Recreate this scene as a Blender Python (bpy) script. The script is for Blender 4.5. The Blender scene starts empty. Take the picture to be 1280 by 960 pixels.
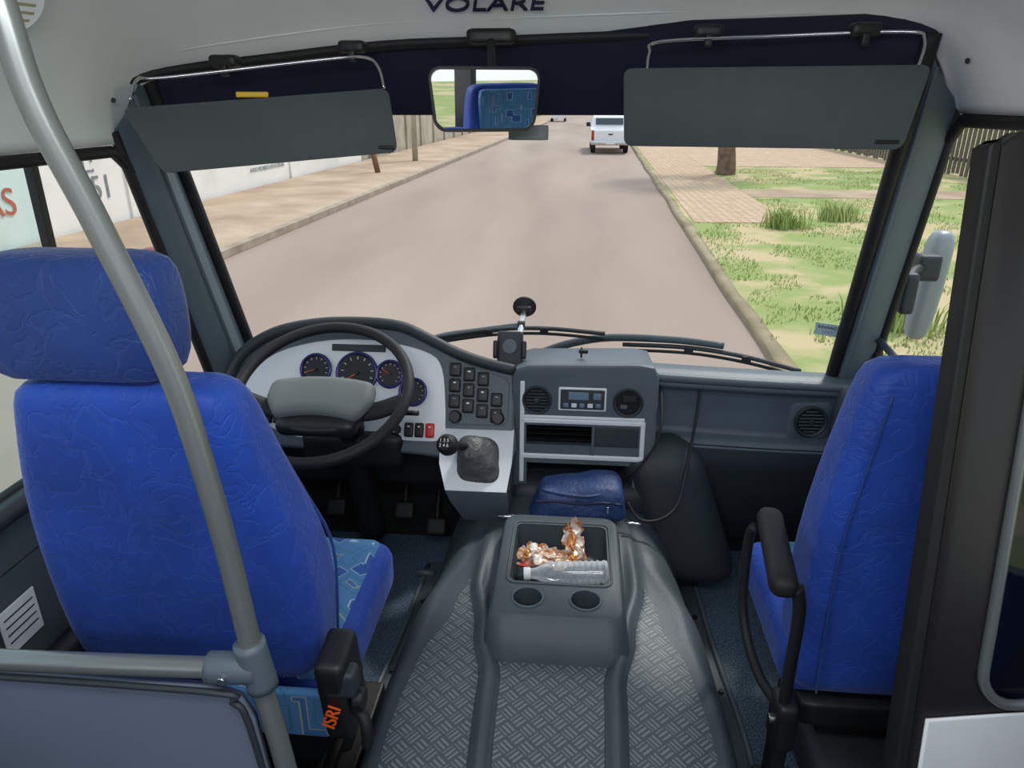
import bpy, bmesh, math, random
from mathutils import Vector, Matrix, noise
random.seed(7)
SC=bpy.context.scene
COL=SC.collection
SC.view_settings.view_transform='Standard'

# ---------------------------------------------------------------- helpers
def lin(c):
    c=c/255.0
    return c/12.92 if c<=0.04045 else ((c+0.055)/1.055)**2.4
def rgb(r,g,b): return (lin(r),lin(g),lin(b),1)

def mat(name,c,rough=.5,metal=0.0,var=.0,vs=8,bump=0.0,bs=200,c2=None,coat=0,trans=0,spec=.5,thr=(.35,.65),st=(1,1,1),bd=.01):
    m=bpy.data.materials.new(name);m.use_nodes=True
    nt=m.node_tree;b=nt.nodes['Principled BSDF']
    col=rgb(*c)
    b.inputs['Base Color'].default_value=col
    b.inputs['Roughness'].default_value=rough
    b.inputs['Metallic'].default_value=metal
    b.inputs['Coat Weight'].default_value=coat
    b.inputs['Transmission Weight'].default_value=trans
    b.inputs['Specular IOR Level'].default_value=spec
    tc=nt.nodes.new('ShaderNodeTexCoord')
    if var>0 or c2:
        mp=nt.nodes.new('ShaderNodeMapping');mp.inputs['Scale'].default_value=st
        nt.links.new(tc.outputs['Object'],mp.inputs[0])
        n=nt.nodes.new('ShaderNodeTexNoise');n.inputs['Scale'].default_value=vs;n.inputs['Detail'].default_value=6
        nt.links.new(mp.outputs[0],n.inputs['Vector'])
        r=nt.nodes.new('ShaderNodeValToRGB')
        r.color_ramp.elements[0].position=thr[0];r.color_ramp.elements[1].position=thr[1]
        if c2: r.color_ramp.elements[0].color=col;r.color_ramp.elements[1].color=rgb(*c2)
        else:
            r.color_ramp.elements[0].color=tuple(max(0,x*(1-var)) for x in col[:3])+(1,)
            r.color_ramp.elements[1].color=tuple(min(1,x*(1+var)) for x in col[:3])+(1,)
        nt.links.new(n.outputs['Fac'],r.inputs['Fac']);nt.links.new(r.outputs['Color'],b.inputs['Base Color'])
    if bump>0:
        n=nt.nodes.new('ShaderNodeTexNoise');n.inputs['Scale'].default_value=bs;n.inputs['Detail'].default_value=4
        nt.links.new(tc.outputs['Object'],n.inputs['Vector'])
        bp=nt.nodes.new('ShaderNodeBump');bp.inputs['Strength'].default_value=bump;bp.inputs['Distance'].default_value=bd
        nt.links.new(n.outputs['Fac'],bp.inputs['Height']);nt.links.new(bp.outputs['Normal'],b.inputs['Normal'])
    return m

def group(name,loc=(0,0,0)):
    e=bpy.data.objects.new(name,None);e.empty_display_size=.05;e.location=loc
    COL.objects.link(e);return e

def add(name,me,m,parent,smooth=True,wn=False,sub=0):
    if m is not None: me.materials.append(m)
    o=bpy.data.objects.new(name,me);COL.objects.link(o)
    if smooth:
        for p in me.polygons:p.use_smooth=True
    if sub:
        md=o.modifiers.new('s','SUBSURF');md.levels=sub;md.render_levels=sub
    if wn:
        md=o.modifiers.new('w','WEIGHTED_NORMAL');md.keep_sharp=True
    if parent:
        o.parent=parent;o.matrix_parent_inverse=Matrix.Translation(-Vector(parent.location))
    return o

def mk(name,v,f,m,parent=None,smooth=True,sub=0,wn=False):
    me=bpy.data.meshes.new(name);me.from_pydata([tuple(p) for p in v],[],f)
    bm=bmesh.new();bm.from_mesh(me);bmesh.ops.recalc_face_normals(bm,faces=bm.faces);bm.to_mesh(me);bm.free()
    me.update()
    return add(name,me,m,parent,smooth,wn,sub)

def frame(o,U,V):
    U=Vector(U).normalized();V=Vector(V);V=(V-U*V.dot(U)).normalized();N=U.cross(V)
    M=Matrix((U,V,N)).transposed().to_4x4();M.translation=Vector(o);return M

def box(name,c,s,m,parent=None,bev=.004,M=None,seg=2,rot=None):
    bm=bmesh.new();bmesh.ops.create_cube(bm,size=1)
    for v in bm.verts: v.co=Vector((v.co.x*s[0],v.co.y*s[1],v.co.z*s[2]))
    bev=min(bev,min(s)*.49)
    if bev>0: bmesh.ops.bevel(bm,geom=bm.edges[:],offset=bev,segments=seg,affect='EDGES',profile=.5)
    T=Matrix.Translation(Vector(c))
    if rot: T=T@(Matrix.Rotation(rot[2],4,'Z')@Matrix.Rotation(rot[1],4,'Y')@Matrix.Rotation(rot[0],4,'X'))
    if M is not None: T=M@T
    bm.transform(T)
    me=bpy.data.meshes.new(name);bm.to_mesh(me);bm.free()
    return add(name,me,m,parent,True,True)

def rcube(name,c,h,r,m,parent=None,n=14,fn=None,M=None,rot=None):
    bm=bmesh.new();bmesh.ops.create_cube(bm,size=2)
    bmesh.ops.subdivide_edges(bm,edges=bm.edges[:],cuts=n,use_grid_fill=True)
    for v in bm.verts:
        p=Vector([math.copysign(abs(t)**.75,t) for t in v.co])
        p=Vector((p.x*h[0],p.y*h[1],p.z*h[2]))
        q=Vector([max(-(h[i]-r),min(h[i]-r,p[i])) for i in range(3)])
        d=p-q
        if d.length>1e-9:p=q+d.normalized()*r
        if fn:p=fn(p)
        v.co=p
    T=Matrix.Translation(Vector(c))
    if rot: T=T@(Matrix.Rotation(rot[2],4,'Z')@Matrix.Rotation(rot[1],4,'Y')@Matrix.Rotation(rot[0],4,'X'))
    if M is not None:T=M@T
    bm.transform(T)
    me=bpy.data.meshes.new(name);bm.to_mesh(me);bm.free()
    return add(name,me,m,parent)

def lathe(name,prof,o,axis,m,parent=None,n=32,smooth=True):
    a=Vector(axis).normalized();u=a.orthogonal().normalized();w=a.cross(u)
    o=Vector(o);v=[];f=[]
    for (r,h) in prof:
        for i in range(n):
            t=2*math.pi*i/n;v.append(o+a*h+(u*math.cos(t)+w*math.sin(t))*max(r,1e-5))
    for k in range(len(prof)-1):
        for i in range(n):
            j=(i+1)%n;f.append((k*n+i,k*n+j,(k+1)*n+j,(k+1)*n+i))
    f.append(tuple(range(n)));f.append(tuple((len(prof)-1)*n+i for i in range(n)))
    ob=mk(name,v,f,m,parent,smooth)
    if smooth:
        md=ob.modifiers.new('e','EDGE_SPLIT');md.split_angle=math.radians(40)
    return ob

def cyl(name,c,r,d,axis,m,parent=None,n=32,bev=None):
    b=bev if bev is not None else min(r,d)*.12
    return lathe(name,[(r-b,-d/2),(r,-d/2+b),(r,d/2-b),(r-b,d/2)],c,axis,m,parent,n)

def spline(pts,sub,closed=False):
    P=[Vector(p) for p in pts];n=len(P);out=[]
    if sub<=1:return P
    rng=n if closed else n-1
    for i in range(rng):
        if closed:p0,p1,p2,p3=P[(i-1)%n],P[i],P[(i+1)%n],P[(i+2)%n]
        else:p0,p1,p2,p3=P[max(i-1,0)],P[i],P[i+1],P[min(i+2,n-1)]
        for k in range(sub):
            t=k/sub
            out.append(.5*((2*p1)+(p2-p0)*t+(2*p0-5*p1+4*p2-p3)*t*t+(3*p1-p0-3*p2+p3)*t**3))
    if not closed:out.append(P[-1])
    return out

def tube(name,pts,r,m,parent=None,seg=14,sub=6,closed=False,r2=None,flat=1.0):
    P=spline(pts,sub,closed);n=len(P);v=[];f=[];up=None
    for i,p in enumerate(P):
        if closed:t=(P[(i+1)%n]-P[(i-1)%n]).normalized()
        else:t=(P[min(i+1,n-1)]-P[max(i-1,0)]).normalized()
        if up is None:up=t.orthogonal().normalized()
        up=(up-t*up.dot(t)).normalized();w=t.cross(up)
        rr=r if r2 is None else r+(r2-r)*i/(n-1)
        for k in range(seg):
            a=2*math.pi*k/seg;v.append(p+(up*math.cos(a)+w*math.sin(a)*flat)*rr)
    for i in range(n if closed else n-1):
        for k in range(seg):
            a=i*seg;b=((i+1)%n)*seg;j=(k+1)%seg;f.append((a+k,a+j,b+j,b+k))
    if not closed:
        f.append(tuple(range(seg)));f.append(tuple((n-1)*seg+k for k in range(seg)))
    return mk(name,v,f,m,parent)

def rr(cx,cy,hx,hy,r,z,n=5):
    out=[]
    for (sx,sy,a0) in((1,1,0),(-1,1,90),(-1,-1,180),(1,-1,270)):
        for i in range(n+1):
            a=math.radians(a0+90*i/n)
            out.append(Vector((cx+sx*(hx-r)+r*math.cos(a),cy+sy*(hy-r)+r*math.sin(a),z)))
    return out

def loft(name,loops,m,parent=None,sub=0,smooth=True,cap=True,M=None,split=None):
    n=len(loops[0]);v=[p for L in loops for p in L];f=[]
    if M is not None:v=[M@Vector(p) for p in v]
    for k in range(len(loops)-1):
        for i in range(n):
            j=(i+1)%n;f.append((k*n+i,k*n+j,(k+1)*n+j,(k+1)*n+i))
    if cap:f.append(tuple(range(n)));f.append(tuple((len(loops)-1)*n+i for i in range(n)))
    o=mk(name,v,f,m,parent,smooth,sub)
    if split:
        md=o.modifiers.new('e','EDGE_SPLIT');md.split_angle=math.radians(split)
    return o

def prism(name,outline,M,d,m,parent=None,bev=.003):
    """outline in local (u,v); extruded along local -N by d"""
    bm=bmesh.new()
    a=[bm.verts.new((x,y,0)) for x,y in outline];f=bm.faces.new(a)
    r=bmesh.ops.extrude_face_region(bm,geom=[f])
    vs=[g for g in r['geom'] if isinstance(g,bmesh.types.BMVert)]
    for v in vs:v.co.z-=d
    bmesh.ops.recalc_face_normals(bm,faces=bm.faces)
    if bev>0:
        es=[e for e in bm.edges if all(abs(v.co.z)<1e-6 for v in e.verts)]
        bmesh.ops.bevel(bm,geom=es,offset=bev,segments=2,affect='EDGES',profile=.5)
    bm.transform(M)
    me=bpy.data.meshes.new(name);bm.to_mesh(me);bm.free()
    return add(name,me,m,parent,True,True)

def grid(name,fn,nu,nv,m,parent=None,smooth=True,sub=0):
    v=[];f=[]
    for j in range(nv+1):
        for i in range(nu+1):v.append(fn(i/nu,j/nv))
    for j in range(nv):
        for i in range(nu):
            a=j*(nu+1)+i;f.append((a,a+1,a+nu+2,a+nu+1))
    me=bpy.data.meshes.new(name);me.from_pydata([tuple(p) for p in v],[],f);me.update()
    return add(name,me,m,parent,smooth,False,sub)

def cut(o,cutters):
    for c in cutters:
        md=o.modifiers.new('b','BOOLEAN');md.operation='DIFFERENCE';md.object=c;md.solver='EXACT'
    dg=bpy.context.evaluated_depsgraph_get();dg.update()
    me=bpy.data.meshes.new_from_object(o.evaluated_get(dg))
    o.modifiers.clear();o.data=me
    for c in cutters:bpy.data.objects.remove(c,do_unlink=True)
    md=o.modifiers.new('e','EDGE_SPLIT');md.split_angle=math.radians(35)

def text(name,body,size,M,m,parent=None,ext=.0008,sx=1.0,shear=0):
    t=bpy.data.curves.new(name,'FONT');t.body=body;t.size=size;t.extrude=ext;t.align_x='CENTER';t.align_y='CENTER';t.shear=shear
    o=bpy.data.objects.new(name,t);COL.objects.link(o)
    dg=bpy.context.evaluated_depsgraph_get();dg.update()
    me=bpy.data.meshes.new_from_object(o.evaluated_get(dg))
    bpy.data.objects.remove(o,do_unlink=True)
    me.transform(M@Matrix.Diagonal((sx,1,1,1)))
    me.materials.clear()
    return add(name,me,m,parent,False)

def interp(t,tab):
    if t<=tab[0][0]:return tab[0][1]
    for (a,x),(b,y) in zip(tab,tab[1:]):
        if t<=b:
            s=(t-a)/(b-a);s=s*s*(3-2*s);return x+(y-x)*s
    return tab[-1][1]

# ---------------------------------------------------------------- materials
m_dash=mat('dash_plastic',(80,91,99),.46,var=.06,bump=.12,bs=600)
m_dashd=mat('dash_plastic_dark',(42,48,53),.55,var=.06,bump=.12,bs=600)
m_black=mat('black_plastic',(22,23,25),.5,var=.1)
m_rub=mat('black_rubber',(14,15,17),.65,var=.1)
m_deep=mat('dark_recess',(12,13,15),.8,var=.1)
m_silver=mat('silver_trim',(222,226,230),.38,metal=.1,var=.02)
m_chrome=mat('bright_metal',(200,202,205),.2,metal=1,var=.02)
m_pole=mat('grey_pole_paint',(126,130,128),.28,metal=.5,var=.03,vs=3)
m_pil=mat('pillar_plastic',(84,98,106),.6,var=.05,bump=.1,bs=500)
m_head=mat('headliner_white',(230,234,233),.7,var=.03,vs=3)
m_wall=mat('side_panel_grey',(76,84,90),.6,var=.05)
m_visor=mat('visor_vinyl',(76,83,84),.75,var=.05,bump=.1,bs=400)
m_band=mat('sunshade_band',(16,20,44),.45,var=.1)
m_part=mat('partition_laminate',(104,112,128),.5,var=.06,vs=4)
m_floor=mat('blue_speckled_vinyl_floor',(54,74,92),.45,c2=(122,138,152),vs=230,thr=(.5,.64))
m_tun=mat('engine_cover_plastic',(68,77,82),.42,var=.12,vs=4,bump=.2,bs=500)
m_orange=mat('orange_print',(230,90,30),.5,var=.05)
m_red=mat('red_switch',(200,40,35),.4,var=.05)
m_white=mat('white_paint',(225,226,226),.4,var=.03)
m_navy=mat('navy_print',(24,28,60),.5,var=.05)
m_pouch=mat('blue_pouch_nylon',(34,58,104),.55,var=.15,vs=20,bump=.4,bs=90)
m_hub=mat('steering_hub_grey',(106,112,112),.6,var=.04,bump=.1,bs=500)
m_gauge=mat('gauge_black',(16,18,24),.4,var=.1)
m_bezel=mat('gauge_bezel_violet',(60,56,112),.25,metal=.6,var=.1)
m_lcd=mat('lcd_screen',(96,120,140),.2,var=.1)
m_boot=mat('leather_boot',(66,68,70),.5,var=.15,vs=30,bump=.5,bs=60)
m_wrap=mat('snack_foil',(180,64,44),.3,metal=.3,c2=(232,206,170),vs=24,thr=(.42,.54))
m_wrap2=mat('snack_foil_gold',(190,120,60),.3,metal=.3,c2=(235,225,215),vs=30,thr=(.45,.6))
m_label=mat('paper_sticker',(225,228,228),.6,var=.03)
m_yellow=mat('yellow_tag',(225,180,40),.5,var=.05)

def crease_fabric(name,c,hi,scale=18,rough=.6):
    """soft vinyl / fabric embossed with fine irregular creases"""
    m=bpy.data.materials.new(name);m.use_nodes=True;nt=m.node_tree;b=nt.nodes['Principled BSDF'];L=nt.links
    b.inputs['Roughness'].default_value=rough;b.inputs['Specular IOR Level'].default_value=.35
    b.inputs['Sheen Weight'].default_value=.25;b.inputs['Sheen Roughness'].default_value=.4;b.inputs['Sheen Tint'].default_value=(.55,.65,1,1)
    tc=nt.nodes.new('ShaderNodeTexCoord')
    n=nt.nodes.new('ShaderNodeTexNoise');n.inputs['Scale'].default_value=scale;n.inputs['Detail'].default_value=4;n.inputs['Distortion'].default_value=.7
    L.new(tc.outputs['Object'],n.inputs['Vector'])
    s=nt.nodes.new('ShaderNodeMath');s.operation='SUBTRACT';s.inputs[1].default_value=.5;L.new(n.outputs['Fac'],s.inputs[0])
    a=nt.nodes.new('ShaderNodeMath');a.operation='ABSOLUTE';L.new(s.outputs[0],a.inputs[0])
    mr=nt.nodes.new('ShaderNodeMapRange');mr.interpolation_type='SMOOTHSTEP';mr.inputs['From Min'].default_value=0;mr.inputs['From Max'].default_value=.05
    mr.inputs['To Min'].default_value=1;mr.inputs['To Max'].default_value=0;L.new(a.outputs[0],mr.inputs[0])
    n2=nt.nodes.new('ShaderNodeTexNoise');n2.inputs['Scale'].default_value=5;n2.inputs['Detail'].default_value=6;L.new(tc.outputs['Object'],n2.inputs['Vector'])
    r=nt.nodes.new('ShaderNodeValToRGB');r.color_ramp.elements[0].position=.3;r.color_ramp.elements[1].position=.72
    r.color_ramp.elements[0].color=rgb(*[x*.86 for x in c]);r.color_ramp.elements[1].color=rgb(*[min(255,x*1.12) for x in c])
    L.new(n2.outputs['Fac'],r.inputs[0])
    mx=nt.nodes.new('ShaderNodeMix');mx.data_type='RGBA';mx.inputs['B'].default_value=rgb(*hi)
    mu=nt.nodes.new('ShaderNodeMath');mu.operation='MULTIPLY';mu.inputs[1].default_value=.10;L.new(mr.outputs[0],mu.inputs[0])
    L.new(mu.outputs[0],mx.inputs['Factor']);L.new(r.outputs[0],mx.inputs['A']);L.new(mx.outputs['Result'],b.inputs['Base Color'])
    n3=nt.nodes.new('ShaderNodeTexNoise');n3.inputs['Scale'].default_value=420;L.new(tc.outputs['Object'],n3.inputs['Vector'])
    ad=nt.nodes.new('ShaderNodeMath');ad.operation='MULTIPLY_ADD';ad.inputs[1].default_value=.25;L.new(n3.outputs['Fac'],ad.inputs[0]);L.new(mr.outputs[0],ad.inputs[2])
    bp=nt.nodes.new('ShaderNodeBump');bp.invert=True;bp.inputs['Strength'].default_value=.45;bp.inputs['Distance'].default_value=.002
    L.new(ad.outputs[0],bp.inputs['Height']);L.new(bp.outputs[0],b.inputs['Normal'])
    return m
m_blue=crease_fabric('blue_seat_fabric',(32,68,158),(64,104,190))
m_blue2=crease_fabric('blue_headrest_vinyl',(34,62,126),(58,88,150),20,.5)

def pattern_fabric():
    m=bpy.data.materials.new('patterned_seat_fabric');m.use_nodes=True;nt=m.node_tree;b=nt.nodes['Principled BSDF']
    b.inputs['Roughness'].default_value=.85
    tc=nt.nodes.new('ShaderNodeTexCoord');mp=nt.nodes.new('ShaderNodeMapping');mp.inputs['Rotation'].default_value=(0,0,.6)
    nt.links.new(tc.outputs['Object'],mp.inputs['Vector'])
    v=nt.nodes.new('ShaderNodeTexVoronoi');v.distance='CHEBYCHEV';v.inputs['Scale'].default_value=16
    v.feature='F1';nt.links.new(mp.outputs[0],v.inputs['Vector'])
    r=nt.nodes.new('ShaderNodeValToRGB');r.color_ramp.interpolation='CONSTANT'
    e=r.color_ramp.elements;e[0].color=rgb(50,90,160);e[0].position=0;e[1].position=.24;e[1].color=rgb(165,190,205)
    for p,c in((.27,(78,128,178)),(.46,(60,120,140)),(.5,(78,130,180)),(.66,(170,172,140)),(.69,(64,110,168))):
        x=e.new(p);x.color=rgb(*c)
    nt.links.new(v.outputs['Distance'],r.inputs['Fac']);nt.links.new(r.outputs[0],b.inputs['Base Color'])
    return m
m_pat=pattern_fabric()

def tread():
    m=bpy.data.materials.new('diamond_tread_rubber');m.use_nodes=True;nt=m.node_tree;b=nt.nodes['Principled BSDF'];L=nt.links
    def M(op,a,bb=None):
        n=nt.nodes.new('ShaderNodeMath');n.operation=op
        for i,x in enumerate((a,bb)):
            if x is None:continue
            if isinstance(x,(int,float)):n.inputs[i].default_value=x
            else:L.new(x,n.inputs[i])
        return n.outputs[0]
    tc=nt.nodes.new('ShaderNodeTexCoord');mp=nt.nodes.new('ShaderNodeMapping')
    mp.inputs['Rotation'].default_value=(0,0,math.radians(45));mp.inputs['Scale'].default_value=(34,34,0)
    L.new(tc.outputs['Object'],mp.inputs['Vector'])
    s=nt.nodes.new('ShaderNodeSeparateXYZ');L.new(mp.outputs[0],s.inputs[0]);X,Y=s.outputs[0],s.outputs[1]
    ch=M('MODULO',M('ABSOLUTE',M('ADD',M('FLOOR',X),M('FLOOR',Y))),2)
    ch=M('GREATER_THAN',ch,.5)
    sx=M('SINE',M('MULTIPLY',X,2*math.pi*3));sy=M('SINE',M('MULTIPLY',Y,2*math.pi*3))
    h=M('ADD',M('MULTIPLY',sx,ch),M('MULTIPLY',sy,M('SUBTRACT',1,ch)))
    def edge(a):
        fr=M('FRACT',a);return M('MULTIPLY',M('GREATER_THAN',fr,.08),M('LESS_THAN',fr,.92))
    h=M('MULTIPLY',M('GREATER_THAN',h,.1),M('MULTIPLY',edge(X),edge(Y)))
    r=nt.nodes.new('ShaderNodeValToRGB');r.color_ramp.elements[0].color=rgb(72,80,84);r.color_ramp.elements[1].color=rgb(116,124,126)
    L.new(h,r.inputs[0]);L.new(r.outputs[0],b.inputs['Base Color']);b.inputs['Roughness'].default_value=.42
    bp=nt.nodes.new('ShaderNodeBump');bp.inputs['Strength'].default_value=.8;bp.inputs['Distance'].default_value=.003
    L.new(h,bp.inputs['Height']);L.new(bp.outputs[0],b.inputs['Normal'])
    return m
m_tread=tread()

def glassmat(name,tint=(1,1,1),refl=.05,rough=.02):
    m=bpy.data.materials.new(name);m.use_nodes=True;nt=m.node_tree;nt.nodes.clear()
    o=nt.nodes.new('ShaderNodeOutputMaterial');mx=nt.nodes.new('ShaderNodeMixShader')
    t=nt.nodes.new('ShaderNodeBsdfTransparent');t.inputs[0].default_value=(*tint,1)
    g=nt.nodes.new('ShaderNodeBsdfGlossy');g.inputs['Roughness'].default_value=rough
    mx.inputs[0].default_value=refl
    nt.links.new(t.outputs[0],mx.inputs[1]);nt.links.new(g.outputs[0],mx.inputs[2]);nt.links.new(mx.outputs[0],o.inputs[0])
    return m
m_glass=glassmat('window_glass',(.97,.98,.97),.03)
m_glasst=glassmat('tinted_glass',(.72,.9,.9),.04)
m_glassd=glassmat('dark_tinted_glass',(.10,.12,.25),.08)
m_mirror=mat('mirror_silver',(235,238,240),.01,metal=1,var=.001)
def petmat():
    m=bpy.data.materials.new('clear_pet');m.use_nodes=True;nt=m.node_tree;b=nt.nodes['Principled BSDF']
    b.inputs['Base Color'].default_value=(.85,.9,.95,1);b.inputs['Roughness'].default_value=.12;b.inputs['Coat Weight'].default_value=1
    o=nt.nodes['Material Output'];mx=nt.nodes.new('ShaderNodeMixShader');t=nt.nodes.new('ShaderNodeBsdfTransparent')
    lw=nt.nodes.new('ShaderNodeLayerWeight');lw.inputs[0].default_value=.45
    ma=nt.nodes.new('ShaderNodeMapRange');ma.inputs['To Min'].default_value=.16;ma.inputs['To Max'].default_value=.85
    nt.links.new(lw.outputs['Facing'],ma.inputs[0]);nt.links.new(ma.outputs[0],mx.inputs[0])
    nt.links.new(t.outputs[0],mx.inputs[1]);nt.links.new(b.outputs[0],mx.inputs[2]);nt.links.new(mx.outputs[0],o.inputs[0])
    return m
m_bottle=petmat()

# ---------------------------------------------------------------- windshield surface
def wedge(z):
    t=(z-.6)/1.05
    xl=-1.05-.045*t;xr=.82-.04*t;yc=2.22-.37*t;ym=2.50-.45*t
    return xl,xr,yc,ym
def G(x,z,off=0):
    xl,xr,yc,ym=wedge(z);c=(xl+xr)/2;h=(xr-xl)/2;s=(x-c)/h
    return Vector((x,yc+(ym-yc)*(1-min(1,s*s))-off,z))
def Gs(u,z,off=0):
    xl,xr,yc,ym=wedge(z);return G(xl+(xr-xl)*u,z,off)

# ================================================================= BUS SHELL
XL,XR=-1.12,.92
box('floor',((XL+XR)/2,.1,-.03),(XR-XL,4.5,.06),m_floor,None,0)
sh=group('wall_left',(XL,0,.3))
box('lower_panel',(XL-.02,-.1,.31),(.04,4.8,.62),m_wall,sh,.004)
box('sill_panel',(XL-.02,-.45,.68),(.04,3.9,.14),m_wall,sh,.004)
box('upper_rail',(XL-.02,-.2,1.44),(.04,4.0,.08),m_head,sh,.004)
for yy in(-2.3,-1.1,.1):box('pillar',(XL-.02,yy,1.0),(.04,.14,.8),m_pil,sh,.01)
box('armrest_ledge',(XL+.02,.95,.745),(.05,1.2,.04),m_dashd,sh,.015)
box('door_pocket',(XL+.03,1.35,.28),(.05,.9,.24),m_dashd,sh,.02)
box('pull_recess',(XL+.01,1.42,.5),(.03,.35,.07),m_black,sh,.012)
box('info_sticker',(XL+.006,1.11,.50),(.004,.10,.10),m_label,sh,.001)
for i in range(4):box('sticker_line',(XL+.0085,1.11,.53-.018*i),(.001,.08,.003),m_navy,sh,0)
sh=group('wall_right',(XR,0,.3))
box('lower_panel',(XR+.02,-.1,.36),(.04,4.8,.72),m_wall,sh,.004)
box('upper_rail',(XR+.02,-.2,1.50),(.04,4.4,.08),m_head,sh,.004)
for yy in(-2.3,.1,1.0):box('pillar',(XR+.02,yy,1.08),(.04,.14,.86),m_pil,sh,.01)
box('broad_pillar',(XR+.02,-1.45,1.08),(.04,.32,.86),m_black,sh,.01)
box('wall_front',((XL+XR)/2,2.27,.27),(XR-XL+.05,.06,.66),m_deep,None,.002)

# ceiling with fascia over the windshield
P=[(-1.12,1.40),(-1.10,1.50),(-1.04,1.62),(-.92,1.74),(-.7,1.82),(-.4,1.85),(-.1,1.86),(.2,1.85),(.5,1.82),(.72,1.74),(.84,1.62),(.90,1.54),(.92,1.47)]
F=[(-1.12,1.76,1.40),(-1.115,1.79,1.48),(-1.10,1.82,1.555),(-1.0,1.87,1.58),(-.8,1.93,1.605),(-.5,1.99,1.64),(-.22,2.03,1.652),(.1,2.03,1.66),(.4,2.0,1.665),(.65,1.92,1.66),(.79,1.85,1.645),(.86,1.90,1.55),(.92,1.97,1.47)]
dz=[0,.01,.03,.06,.08,.085,.085,.085,.085,.08,.06,.02,0]
rows=[]
rows.append([Vector((x,y+.02,z-.015)) for x,y,z in F])
rows.append([Vector((x,y,z)) for x,y,z in F])
rows.append([Vector((x,y-.03,z+.25*d)) for (x,y,z),d in zip(F,dz)])
rows.append([Vector((x*.99,y-.12,z+d)) for (x,y,z),d in zip(F,dz)])
for yy,t in((1.6,.75),(1.4,1),(.6,1),(-.6,1),(-2.2,1)):
    rows.append([Vector((p[0]*t+f[0]*(1-t),yy,p[1]*t+(f[2]+d)*(1-t))) for p,f,d in zip(P,F,dz)])
n=len(P);v=[p for r in rows for p in r];f=[(j*n+i,j*n+i+1,(j+1)*n+i+1,(j+1)*n+i) for j in range(len(rows)-1) for i in range(n-1)]
ceil=mk('ceiling',v,f,m_head,None,True,2)
md=ceil.modifiers.new('so','SOLIDIFY');md.thickness=.02;md.offset=1
tr=group('trim_1',(-.2,1.9,1.7))
tube('fascia_moulding',[(x*.995,y-.055,z+.45*d) for (x,y,z),d in list(zip(F,dz))[2:11]],.005,m_head,tr,8,5)
Mt=frame((-.235,1.902,1.711),(1,.035,.01),(0,-.10,.085))
lg=group('header_lettering',(-.235,1.915,1.703))
text('letters','VOLARE',.058,Mt,m_navy,lg,.003,1.35,.15)
for i,(x,y,z) in enumerate(((-1.085,1.72,1.5),(-1.10,1.5,1.46),(.90,1.75,1.52),(.905,1.5,1.52),(.84,1.8,1.58))):
    cyl('headliner_screw' ,(x,y,z),.006,.006,(1 if x<0 else -1,0,-.3),m_dashd,tr,12)

# vent on cove
vg=group('ceiling_vent',(-1.0,1.3,1.66))
ax=Vector((.75,-.25,-.6)).normalized()
lathe('vent_ring',[(.03,0),(.055,0),(.062,.008),(.055,.018),(.045,.016)],(-.985,1.31,1.665),ax,m_head,vg)
m_cream=mat('vent_cream',(170,160,130),.5,var=.05)
for i in range(5):
    box('slat',(0,-.03+.015*i,.014),(.085,.006,.006),m_cream,vg,.001,frame((-.985,1.31,1.665),(.3,.95,0),ax.cross(Vector((.3,.95,0)))))

# windshield
ws=group('window_1',(-.135,2.3,1.1))
grid('windshield_glass',lambda u,t:Gs(u,.56+1.12*t),24,16,m_glass,ws)
grid('dark_header_band',lambda u,t:Gs(u*1.0,1.462+.22*t+.0*u,.012),24,4,m_band,ws)
tube('gasket_left',[Gs(.0,z,.01)+Vector((.006,0,0)) for z in(.56,.9,1.2,1.5,1.6)],.020,m_rub,ws,10,4)
tube('gasket_right',[Gs(1.0,z,.01)-Vector((.006,0,0)) for z in(.56,.9,1.2,1.5,1.64)],.020,m_rub,ws,10,4)
tube('gasket_top',[Vector((x,y+.0,z-.008)) for x,y,z in F[2:11]],.014,m_rub,ws,8,4)
st=frame(G(.762,.86,.012),(1,-.55,0),(0,-.33,.95))
box('glass_sticker',(0,0,0),(.07,.042,.001),mat('sticker_pale',(176,196,200),.5,var=.1),ws,0,st)
text('sticker_text','REVISAO',.014,st@Matrix.Translation((0,.008,.002)),m_navy,ws,.0002)
text('sticker_text','/ / / /',.014,st@Matrix.Translation((0,-.008,.002)),m_navy,ws,.0002)

# pillars
def pillar(name,A,B,sgn,par=None):
    pg=group(name,A[1])
    def fn(u,t):
        a=Vector(A[0]).lerp(Vector(A[1]),t) if t<=1 else 0
        b=Vector(B[0]).lerp(Vector(B[1]),t)
        p=a.lerp(b,u);bul=math.sin(math.pi*u)
        return p+Vector((sgn*.028*bul,-.03*bul,0))
    grid('pillar_cover',fn,10,10,m_pil,pg)
    def fn2(u,t):
        p=fn(u,t);bul=math.sin(math.pi*u);return p-Vector((sgn*.07*bul+sgn*.0,-.08*bul,0))
    grid('pillar_back',fn2,6,4,m_dashd,pg)
    tube('pillar_seal',[Vector(A[0]),Vector(A[0]).lerp(Vector(A[1]),.5),Vector(A[1])],.013,m_rub,pg,8,3)
    tube('pillar_ridge',[fn(.62,t)+Vector((sgn*.002,-.002,0)) for t in(0,.33,.66,1)],.006,m_pil,pg,8,4)
    return pg
pillar('pillar_left',((XL,2.06,.55),(XL,1.75,1.43)),((-1.045,2.22,.55),(-1.09,1.86,1.56)),1)
pillar('pillar_right',((XR,2.21,.55),(XR,1.96,1.49)),((.822,2.23,.55),(.785,1.86,1.62)),-1)

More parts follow.
